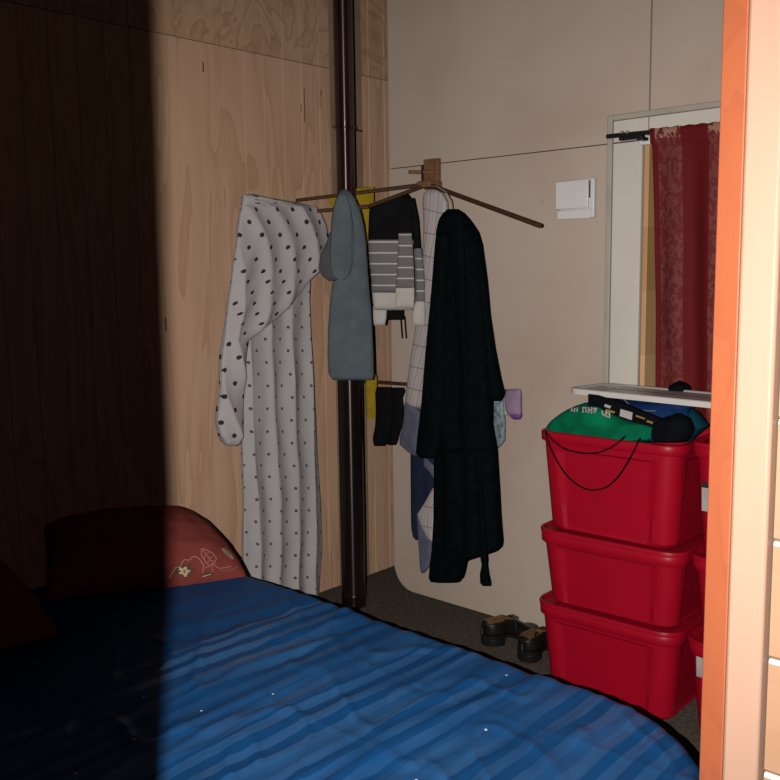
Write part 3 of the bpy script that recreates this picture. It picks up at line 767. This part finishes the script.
# socks and cloths on the low rail
PK = PLY(-0.055)
def sock(name, rows, plane, mat, label, cat, group=None, toe=None, th=0.016):
    o = empty(name, tuple(on(rows[0][1], rows[0][0], *plane)), label, cat, group)
    cloth('sock_leg' if name == 'sock' else 'cloth_fold', rows, plane, th, mat, o, amp=0.002, freq=9, seed=rows[0][1])
    if toe: cloth('sock_toe', toe[0], plane, th*1.06, toe[1], o, amp=0.0015, seed=4, topin=0.006)
    return o
sock('sock', [(387, 376, 391), (392, 375.5, 391), (410, 376.5, 392), (425, 376, 391), (438, 373.5, 388), (446, 374.5, 384)], PLY(-0.070), M['blackknit'],
     'black sock on the low rail next to the yellow cloth', 'sock')
sock('sock', [(387.5, 389, 404), (391, 389, 405), (398, 389, 402), (410, 389, 403.5), (424, 388, 402), (436, 387, 398.5), (445, 388, 396)], PLY(-0.050), M['blackknit'],
     'black sock on the low rail next to the checked cloth', 'sock')
sock('sock', [(389, 507, 520.5), (393, 505.5, 521), (400, 505, 521), (410, 506, 521), (416, 510, 521)], PLY(-0.058), M['lilac'],
     'small lilac sock with violet toe at the right end of the low rail', 'sock', toe=([(413, 509, 521.3), (416, 510.5, 521.5), (419.5, 514, 520)], M['violet']))
sock('sock', [(390, 494, 507), (400, 499, 508), (410, 501, 508), (416, 502, 507)], PLY(-0.040), M['whiteknit'],
     'pale sock half hidden between the robe sleeve and the lilac sock', 'sock', th=0.010)
sock('satin_cloth', [(390, 487, 503), (405, 489, 504), (425, 490, 505), (440, 490, 504.5), (447, 493, 500)], PLY(-0.050), M['paleblue'],
     'pale blue satin cloth on the low rail below the robe sleeve', 'cloth', th=0.014)

# ------------------------------------------------------------------ white switch box on the wall
sw = empty('wall_switch', (1.17, 0, 1.75), 'square white plastic switch box on the cream wall left of the window', 'switch')
a = on(556, 182, *PLY(-0.03)); b = on(589, 218, *PLY(-0.03))
x0, x1, z1, z0 = a[0], b[0], a[2], b[2]
f = Mesh(); f.box((x0+0.012, -0.024, z0+0.002), (x1+0.016, -0.0002, z1+0.004)); f.build('back_box', M['white_plastic'], sw, bevel=0.004)
f = Mesh(); f.box((x0, -0.034, z0+0.038), (x1-0.004, -0.0245, z1)); f.build('front_cover', M['white_plastic'], sw, bevel=0.003)
f = Mesh(); f.box((x0+0.006, -0.032, z0), (x1+0.004, -0.0245, z0+0.034)); f.build('rocker', M['white_plastic'], sw, bevel=0.003)
f = Mesh(); f.box((x1-0.003, -0.0275, z0+0.075), (x1+0.001, -0.0242, z1-0.004)); f.build('slot', M['black'], sw)

# ------------------------------------------------------------------ curtain and rod
cr = empty('curtain_rod', (1.5, -0.04, 1.98), 'thin black curtain rod over the window with its bracket', 'curtain rod')
RY = -0.058
ra = on(607, 136.5, *PLY(RY)); rb_ = on(655, 131.8, *PLY(RY)); dirr = rb_-ra
f = Mesh(); f.tube([ra, ra+dirr*3.2], 0.0085, 10); f.build('rod', M['black'], cr)
f = Mesh(); p = on(632, 134, *PLY(RY)); p2 = on(641, 136, *PLY(RY))
f.box((p[0]-0.045, RY-0.014, p[2]-0.020), (p[0]+0.045, RY+0.010, p[2]-0.008))
f.box((p2[0]-0.012, RY-0.008, p2[2]-0.014), (p2[0]+0.010, -0.0065, p2[2]-0.002)); f.build('bracket', M['black'], cr, bevel=0.002)
f = Mesh(); p = on(645, 140, *PLY(-0.02)); f.box((p[0]-0.022, -0.020, p[2]-0.016), (p[0]+0.018, -0.0065, p[2]+0.014)); f.build('bracket_plate', M['white_plastic'], cr, bevel=0.003)
for xx in (624.5, 630):
    f = Mesh(); p = on(xx, 133.5, *PLY(RY)); f.tube([(p[0]-0.004, RY-0.009, p[2]+0.004), (p[0]-0.004, RY-0.016, p[2]+0.004)], 0.005, 8); f.build('screw', M['steel'], cr)
# curtain: left edge leans inwards towards the bottom
NUx, NZ = 120, 70
V = []; UV = []
zt = ra[2]+0.007
for i in range(NZ):
    t_i = i/(NZ-1); z = zt-(zt-0.965)*t_i
    left = 1.522+0.040*t_i**0.8; right = 2.16
    for j in range(NUx):
        s = j/(NUx-1); x = left+(right-left)*s
        dep = 0.004+0.008*sm(0.02, 0.4, t_i)
        y = RY + dep*math.sin(s*2*PI*5.0+0.6*math.sin(3*t_i)) + 0.006*noise.noise(Vector((s*9, t_i*4, 1)))
        y = min(y, -0.028)
        if t_i < 0.045: y = RY-0.014 if j % 2 else RY-0.016
        zz = zt+dirr[2]/dirr[0]*(x-1.5)-(zt-0.965)*t_i + (0.0015*math.sin(s*90) if i == 0 else 0)
        V.append((x, y, zz)); UV.append((s*(right-1.508), 1.98-(zt-0.965)*t_i))
F = [(i*NUx+j, i*NUx+j+1, (i+1)*NUx+j+1, (i+1)*NUx+j) for i in range(NZ-1) for j in range(NUx-1)]
cu = from_data('curtain', V, F, M['curtain'], smooth=80, uv=UV)
so = cu.modifiers.new('thick', 'SOLIDIFY'); so.thickness = 0.003; so.offset = 0
tag(cu, 'dark red curtain with pale floral stripes over the window', 'curtain')

# ------------------------------------------------------------------ red storage tubs
def rrect(hw, hd, r, seg=7, ne=26):
    P = []
    for (cx, cy, a0) in ((hw-r, -hd+r, -PI/2), (hw-r, hd-r, 0), (-hw+r, hd-r, PI/2), (-hw+r, -hd+r, PI)):
        arc = [(cx+r*math.cos(a0+PI/2*i/seg), cy+r*math.sin(a0+PI/2*i/seg)) for i in range(seg+1)]
        if P:
            a, b = P[-1], arc[0]
            P += [(a[0]+(b[0]-a[0])*i/ne, a[1]+(b[1]-a[1])*i/ne) for i in range(1, ne)]
        P += arc
    a, b = P[-1], P[0]
    P += [(a[0]+(b[0]-a[0])*i/ne, a[1]+(b[1]-a[1])*i/ne) for i in range(1, ne)]
    return P

def loft(rings):
    V = [p for r in rings for p in r]; n = len(rings[0]); m = len(rings)
    F = [(i*n+j, i*n+(j+1)%n, (i+1)*n+(j+1)%n, (i+1)*n+j) for i in range(m-1) for j in range(n)]
    return V, F, n, m

TW, TD = 0.256, 0.197
def tub(loc, H, label, lid, rz=0.0, sticker=0.0):
    o = empty('storage_tub', loc, label, 'storage tub', 'red plastic storage tubs', rz)
    rings = []; N = 44
    for i in range(N+1):
        z = H*i/N; t_ = i/N
        hw = TW-0.024*(1-t_); hd = TD-0.024*(1-t_)
        bot = 0.012*max(0, 1-z/0.012)
        ring = []
        for (x, y) in rrect(hw-bot, hd-bot, 0.055-bot*0.5):
            # sunk panel on the front and back, ribbed ends
            if abs(x) < 0.172-0.012*(1-t_) and abs(y) > hd-0.02 and 0.015 < z < H*0.84:
                y -= math.copysign(0.0075, y)
            if abs(y) < 0.11 and abs(x) > hw-0.02 and 0.015 < z < H*0.84: x -= math.copysign(0.0055, x)
            ring.append((x, y, z))
        rings.append(ring)
    # inside wall
    for i in range(N, -1, -4):
        z = max(0.004, H*i/N); t_ = i/N
        hw = TW-0.024*(1-t_)-0.009; hd = TD-0.024*(1-t_)-0.009
        rings.append([(x, y, z) for x, y in rrect(hw, hd, 0.05)])
    V, F, n, m_ = loft(rings)
    F.append(tuple(range(n-1, -1, -1))); F.append(tuple(range((m_-1)*n, m_*n)))
    from_data('tub_body', V, F, M['tub'], o, True, 28)
    # rolled rim
    prof = [(-0.002, H-0.032), (0.007, H-0.034), (0.0105, H-0.030), (0.0115, H-0.005), (0.009, H-0.0008), (-0.004, H-0.0008), (-0.010, H-0.006)]
    rings = [[(x, y, z) for x, y in rrect(TW+e, TD+e, 0.058+e)] for e, z in prof]
    V, F, n, m_ = loft(rings)
    F += [((m_-1)*n+j, (m_-1)*n+(j+1)%n, (j+1)%n, j) for j in range(n)]
    from_data('tub_rim', V, F, M['tub'], o, True, 40)
    if lid:
        prof = [(0.008, H), (0.0135, H+0.0005), (0.0145, H+0.010), (0.012, H+0.015), (0.004, H+0.016), (-0.004, H+0.006), (-0.10, H+0.0065)]
        rings = [[(x, y, z) for x, y in rrect(TW+e, TD+e, max(0.02, 0.058+e))] for e, z in prof]
        V, F, n, m_ = loft(rings)
        F.append(tuple(range((m_-1)*n, m_*n))); F.append(tuple(range(n-1, -1, -1)))
        from_data('tub_lid', V, F, M['tub'], o, True, 40)
    if sticker:
        hh = sticker
        yb = -(TD-0.030*(1-0.55))+0.004
        V = []
        f = Mesh(); xs = (-TW+0.036, -TW+0.19)
        lean = lambda z: -(TD-0.024*(1-z/H))-0.0012
        for (za, zb, k) in ((hh, hh+0.075, 0), (hh+0.075, hh+0.092, 1)):
            f.add([(xs[0], lean(za), za), (xs[1], lean(za), za), (xs[1], lean(zb), zb), (xs[0], lean(zb), zb),
                   (xs[0], lean(za)+0.008, za), (xs[1], lean(za)+0.008, za), (xs[1], lean(zb)+0.008, zb), (xs[0], lean(zb)+0.008, zb)],
                  [(0,1,2,3), (7,6,5,4), (0,4,5,1), (1,5,6,2), (2,6,7,3), (3,7,4,0)], k)
        for (xa, za, ww, h2) in ((0.035, 0.02, 0.006, 0.024), (0.046, 0.02, 0.012, 0.024), (0.07, 0.02, 0.03, 0.010), (0.07, 0.038, 0.045, 0.006)):
            z_ = hh+za
            f.box((xs[0]+xa, lean(z_)-0.0006, z_), (xs[0]+xa+ww, lean(z_)+0.004, z_+h2), 1)
        lo = f.build('printed_label', [M['label_white'], M['label_black']], o, local=True)
        lo['label'] = 'white printed label with black top band'
    return o

FX, FY = 1.566, -0.236
tub((FX, FY, 0.0), 0.310, 'lidded red tub on the floor at the bottom of the front stack', True, rz=0.025)
tub((FX+0.004, FY-0.002, 0.320), 0.258, 'red tub with its lid on, middle one of the front stack', True, rz=0.045)
topz = 0.588
tub((FX-0.002, FY+0.002, topz), 0.350, 'open red tub full of clothes on top of the front stack', False, rz=0.02)
BXc, BYc = 2.122, -0.226
tub((BXc, BYc, 0.0), 0.310, 'red tub with a white label low down, between front stack and doorpost', True, sticker=0.205)
tub((BXc+0.004, BYc+0.004, 0.322), 0.262, 'middle red tub of the rear stack, a sliver beside the doorpost', True)
tub((BXc-0.002, BYc, 0.594), 0.352, 'upper red tub with a white label, between front stack and doorpost', True, sticker=0.150)

# ------------------------------------------------------------------ things in the open tub
RZ = topz+0.350
def lump(name, c, size, mat, label, cat, seed, rz=0.0, parent=None, rough=0.25, sq=0.8, fr=2.2):
    N, K = 30, 44; V = []
    Mx = Matrix.Translation(c) @ Matrix.Rotation(rz, 4, 'Z')
    for i in range(N+1):
        a = -PI/2+PI*i/N
        for j in range(K):
            q = 2*PI*j/K
            d = Vector((math.cos(a)*math.cos(q), math.cos(a)*math.sin(q), math.sin(a)))
            r = 1+rough*noise.noise(d*fr+Vector((seed, 0, 0)))+rough*0.5*(1-2*abs(noise.noise(d*fr*2.2+Vector((0, seed, 0)))))
            e = Vector([math.copysign(abs(v)**sq, v) for v in d])
            V.append(Mx @ Vector((e.x*size[0]*r, e.y*size[1]*r, e.z*size[2]*r)))
    F = [(i*K+j, i*K+(j+1)%K, (i+1)*K+(j+1)%K, (i+1)*K+j) for i in range(N) for j in range(K)]
    m = Mesh(); m.add(V, F)
    return m

# green shirt: a heap that slopes up from the left front corner
def heap(rows, plane, th, seed, amp=0.006, freq=9, slant=0.5):
    return rows
gs = empty('green_shirt', (1.5, -0.33, RZ), 'crumpled green shirt with white lettering bulging out of the top red tub', 'shirt')
cloth('shirt_fabric', [(402.5, 585, 604), (405, 578, 606), (408.5, 571, 610), (412, 565, 615), (416, 559, 622), (420, 554, 634), (424, 551, 652), (428, 548.5, 657), (432, 550, 657), (438, 556, 654), (441, 562, 648)],
      PLY(-0.335), 0.072, M['green'], gs, amp=0.014, crease=0.8, freq=6, seed=5, seg=80, step=1.5, topin=0.035, slant=1.2)
GP = PLY(-0.428)
lt = Mesh(); lt2 = Mesh()
def glyph(strokes, x, y, s):
    for st in strokes:
        pts = [on(x+px*s, y+py*s, (0, 1, 0), -0.0) for px, py in st]
        yield st
def pstroke(m, pts, rad, yv):
    m.tube([on(px, py, (0, 1, 0), yv(px, py)) for px, py in pts], rad, 6)
def green_y(px, py):
    # front of the heap: leans back towards the top
    k = math.sqrt(min(1, max(0.05, (py-402)/11.0)))
    return -0.335-0.072*k-0.006
for pts in ([(571, 411), (572.5, 409)], [(574, 411.5), (575, 408.5)], [(577, 411), (577.5, 408)],
            [(583, 412), (583, 407.5)], [(583, 407.5), (586, 407.8), (586, 412)], [(588.5, 412.5), (588.5, 407.5)], [(588.5, 410), (591, 409.8)], [(591.5, 412.5), (591.5, 407.5)],
            [(593.5, 409), (594.5, 412.5), (596.5, 409)], [(593, 408.5), (597, 408.5)],
            [(602, 411), (603, 414.5), (605, 415.5)], [(606, 411.5), (606.5, 416.5), (609.5, 417.5), (609.5, 413), (607, 412.5)]):
    pstroke(lt2 if pts[0][0] > 600 else lt, pts, 0.0032, green_y)
lt.build('small_lettering', M['label_white'], gs); lt2.build('large_lettering', M['label_white'], gs)

bl = empty('blue_cloth', (1.65, -0.27, RZ), 'royal blue cloth with a pale cord under the white lid', 'cloth')
cloth('cloth_fold', [(399, 612, 692), (403, 607, 698), (410, 606, 690), (420, 620, 690), (432, 640, 690), (442, 640, 685)], PLY(-0.265), 0.055, M['royal'], bl, amp=0.006, freq=6, seed=2, seg=70, topin=0.02)
f = Mesh(); f.tube([on(x, y, *PLY(-0.322)) for x, y in ((622, 397), (627, 402.5), (632, 407), (638, 409.8), (646, 410.6), (656, 411))], 0.0022, 6); f.build('pale_cord', M['slate'], bl)
tl = cloth('teal_cloth', [(408, 683, 692), (413, 684, 698), (420, 686, 703), (426, 687, 707), (429, 687, 704), (436, 686, 696), (442, 684, 690)], PLY(-0.25), 0.03, M['teal'], amp=0.004, seed=4)
tag(tl, 'dark teal cloth hanging out at the right corner of the top red tub', 'cloth')
bk = cloth('black_cloth', [(413, 677, 682), (416, 668, 684), (419, 660, 687.5), (424, 655.5, 690), (430, 654, 692), (436, 654, 690), (442, 658, 686)], PLY(-0.345), 0.050, M['inkcloth'], amp=0.011, freq=11, seed=6, step=1.5, seg=64)
tag(bk, 'bunched black cloth right of the green shirt in the top red tub', 'cloth')

# black strap with printed tags
bt = empty('black_waistband', (1.6, -0.33, RZ+0.03), 'black elastic waistband with printed tags behind the green shirt', 'waistband')
f = Mesh()
SB = PLY(-0.372)
up = [(588, 394), (598, 395), (610, 398.5), (625, 404.5), (640, 411), (655, 417), (664, 421)]
dn = [(588, 407), (598, 410), (610, 414), (625, 420), (640, 424), (655, 428), (664, 431)]
V = [on(x, y, *SB) for x, y in up]+[on(x, y, *SB) for x, y in dn]
V2 = [v+np.array([0, 0.02, 0]) for v in V]; n = len(up)
F = [(i, i+1, n+i+1, n+i) for i in range(n-1)]
b = 2*n
F2 = [(b+n+i, b+n+i+1, b+i+1, b+i) for i in range(n-1)]
S = [(i, b+i, b+i+1, i+1) for i in range(n-1)]+[(n+i, n+i+1, b+n+i+1, b+n+i) for i in range(n-1)]+[(0, n, b+n, b), (n-1, b+n-1, b+2*n-1, 2*n-1)]
f.add(V+V2, F+F2+S); f.build('band', M['inkcloth'], bt, smooth=50)
def tagq(pts, mat, nm, off):
    f = Mesh(); A = [on(x, y, (0, 1, 0), -0.372-off) for x, y in pts]; B = [a+np.array([0, off-0.0001, 0]) for a in A]; n = len(A)
    f.add(A+B, [tuple(range(n)), tuple(range(2*n-1, n-1, -1))]+[(i, n+i, n+(i+1)%n, (i+1)%n) for i in range(n)]); return f.build(nm, mat, bt, smooth=None)
tagq([(620.5, 409), (632.5, 412.5), (631.5, 420), (619.5, 416)], M['label_white'], 'paper_tag', 0.003)
tagq([(605, 404), (611, 406), (610, 408.5), (604, 406.5)], M['label_white'], 'printed_word', 0.002)
tagq([(606, 409), (615, 411.5), (614, 413.5), (605, 411)], M['gold'], 'printed_word', 0.002)
tagq([(636, 415), (645, 418), (644.5, 419.5), (635.5, 416.5)], M['gold'], 'printed_word', 0.002)
tagq([(647, 420), (653, 422), (652.5, 424), (646.5, 422)], M['gold'], 'printed_word', 0.002)

# lid lying askew on the clothes
A = on(566, 388, *PLY(-0.36)); B = on(742, 405.5, *PLY(-0.40)); Dd = on(606, 383.5, *PLY(-0.13))
e1 = B-A; e2 = Dd-A
lidm = Mesh()
n3 = np.cross(e1, e2); n3 /= np.linalg.norm(n3)
if n3[2] < 0: n3 = -n3
L1 = np.linalg.norm(e1); e1u = e1/L1; e2u = e2-e1u*(e2@e1u); e2u /= np.linalg.norm(e2u)
LA, LB = L1, 0.25
def lp(x, y, h): return A+e1u*(x+LA/2)+e2u*(y+LB/2)+n3*h
prof = [(-0.004, -0.016), (0.0, -0.018), (0.001, -0.001), (-0.003, 0.002), (-0.016, 0.002), (-0.022, -0.003), (-0.10, -0.0025)]
rings = [[lp(x, y, h) for x, y in rrect(LA/2+e, LB/2+e, max(0.03, 0.045+e), 6, 10)] for e, h in prof]
V, F, n, m_ = loft(rings); F.append(tuple(range((m_-1)*n, m_*n)))
rings2 = [[lp(x, y, h) for x, y in rrect(LA/2+e, LB/2+e, max(0.03, 0.045+e), 6, 10)] for e, h in ((-0.004, -0.016), (-0.02, -0.009))]
V2, F2, n2, m2 = loft(rings2); F2.append(tuple(range(n2, 2*n2)))
lidm.add(V, F); lidm.add(V2, F2)
lo = lidm.build('tub_lid', M['lidplastic'], smooth=40)
tag(lo, 'loose greyish white plastic lid lying askew on the clothes in the top tub', 'lid')
bm_ = lump('black_cap', tuple(on(679, 396, *PLY(-0.125))), (0.036, 0.04, 0.045), M['inkcloth'], '', '', 2.0, rough=0.15)
o = bm_.build('black_beanie', M['inkcloth'], smooth=80)
tag(o, 'rounded black cap showing behind the white lid in front of the curtain', 'cap')

# black cord looped over the tub's front
YF = -0.4565
f = Mesh()
def spline(pts, n=40):
    P = np.array(pts, float); out = []
    for i in range(len(P)-1):
        a, b, c, d = P[max(i-1, 0)], P[i], P[i+1], P[min(i+2, len(P)-1)]
        for t in np.linspace(0, 1, n//(len(P)-1)+1)[(0 if i == 0 else 1):]:
            out.append(0.5*((2*b)+(-a+c)*t+(2*a-5*b+4*c-d)*t*t+(-a+3*b-3*c+d)*t**3))
    return out
f.tube([on(x, y, *PLY(YF)) for x, y in spline([(545, 430), (550, 437), (560, 446), (573, 451.5), (588, 453.5), (603, 451), (616, 444), (625, 436)])], 0.0026, 7)
f.tube([on(x, y, *PLY(YF)) for x, y in spline([(545, 430), (549, 444), (557, 461), (568, 477), (582, 487.5), (595, 490), (608, 486), (620, 474), (631, 456), (640, 438)])], 0.0026, 7)
tag(f.build('black_cord', M['inkcloth'], smooth=80), 'thin black cord hanging in two loops down the front of the top tub', 'cord')

# ------------------------------------------------------------------ shoes
def shoe(loc, rz, label, flip=1):
    o = empty('shoe', loc, label, 'shoe', 'pair of worn black shoes by the wall', rz)
    Lh = 0.285
    S = np.linspace(0, 1, 26)                 # heel -> toe along +x
    hw = lambda s: 0.034+0.012*math.sin(min(1, s/0.25)*PI/2)-0.010*math.exp(-((s-0.38)/0.16)**2)+0.006*math.exp(-((s-0.72)/0.18)**2)
    endf = lambda s: math.sqrt(max(0.0, 1-(max(0, 0.12-s)/0.12)**2))*math.sqrt(max(0.0, 1-(max(0, s-0.78)/0.22)**2))
    bend = lambda s: flip*0.014*(s-0.4)**2*3
    zo = lambda s: 0.030*(1-sm(0.28, 0.62, s))
    V = []; F = []
    for i, s in enumerate(S):
        w_ = (hw(s)+0.004)*max(0.05, endf(s)); x = s*Lh-Lh/2
        V += [(x, w_+bend(s), zo(s)), (x, -w_+bend(s), zo(s)), (x, -w_+bend(s), zo(s)+0.013), (x, w_+bend(s), zo(s)+0.013)]
        if i: F += [(4*i-4+j, 4*i-4+(j+1) % 4, 4*i+(j+1) % 4, 4*i+j) for j in range(4)]
    F += [(3, 2, 1, 0), tuple(4*len(S)-4+j for j in range(4))]
    from_data('sole', V, F, M['leather'], o, True, 50)
    f = Mesh(); f.prism([(s*Lh-Lh/2, 0.96*(hw(s)+0.004)*max(0.05, endf(s))+bend(s)) for s in np.linspace(0.004, 0.27, 10)]+[(s*Lh-Lh/2, -0.96*(hw(s)+0.004)*max(0.05, endf(s))+bend(s)) for s in np.linspace(0.27, 0.004, 10)], 0.0, 0.0295)
    f.build('heel', M['leather'], o, bevel=0.002, local=True)
    # upper: arches from side to side; open over the heel half
    K = 18; V = []
    top = lambda s: 0.078 if s < 0.30 else 0.078+0.012*math.sin((s-0.30)/0.22*PI) if s < 0.52 else 0.078-0.042*sm(0.52, 0.85, s)
    for s in S:
        w_ = hw(s)*max(0.06, endf(s)); h = top(s)*(0.55+0.45*endf(s))
        for j in range(K+1):
            a = PI*j/K
            V.append((s*Lh-Lh/2, w_*math.copysign(abs(math.cos(a))**0.6, math.cos(a))+bend(s), zo(s)+0.0125+(h-0.0125)*abs(math.sin(a))**0.8))
    F = []
    for i in range(len(S)-1):
        for j in range(K):
            s = S[i]; opening = 0.03 < s < 0.46 and 5 <= j < K-5
            if not opening: F.append((i*(K+1)+j, (i+1)*(K+1)+j, (i+1)*(K+1)+j+1, i*(K+1)+j+1))
    u = from_data('upper', V, F, [M['leather'], M['lining']], o, True, 60)
    so = u.modifiers.new('thick', 'SOLIDIFY'); so.thickness = 0.004; so.offset = -1; so.material_offset = 1; so.material_offset_rim = 1
    f = Mesh(); ii = [s for s in S if 0.02 < s < 0.60]; V = []
    for s in ii:
        w_ = hw(s)*0.8*max(0.06, endf(s)); V += [(s*Lh-Lh/2, w_+bend(s), zo(s)+0.017), (s*Lh-Lh/2, -w_+bend(s), zo(s)+0.017), (s*Lh-Lh/2, -w_+bend(s), zo(s)+0.0135), (s*Lh-Lh/2, w_+bend(s), zo(s)+0.0135)]
    f.add(V, [(4*i-4+j, 4*i-4+(j+1) % 4, 4*i+(j+1) % 4, 4*i+j) for i in range(1, len(ii)) for j in range(4)]+[(3, 2, 1, 0), tuple(4*len(ii)-4+j for j in range(4))])
    f.build('insole', M['lining'], o, local=True)
    # tongue and strap
    f = Mesh()
    f.box((Lh*0.40-Lh/2, -0.020+bend(0.45), 0.082), (Lh*0.56-Lh/2, 0.020+bend(0.45), 0.094)); f.build('tongue', M['lining'], o, bevel=0.004, local=True)
    f = Mesh(); f.tube([(Lh*0.47-Lh/2, 0.040*math.cos(a)+bend(0.45), 0.03+0.064*math.sin(a)) for a in np.linspace(0.15, PI-0.15, 14)], 0.006, 8); f.build('strap', M['leather'], o, local=True)
    return o
def place(px, py, deg):
    h = on(px, py, (0, 0, 1), 0.0); return (h[0]+0.135*math.cos(math.radians(deg)), h[1]+0.135*math.sin(math.radians(deg)), 0.0), math.radians(deg)
shoe(*place(485, 645, 72), 'worn black shoe with brown lining, the one further from the red tubs', 1)
shoe(*place(522, 661, 86), 'worn black shoe with brown lining right beside the bottom red tub', -1)
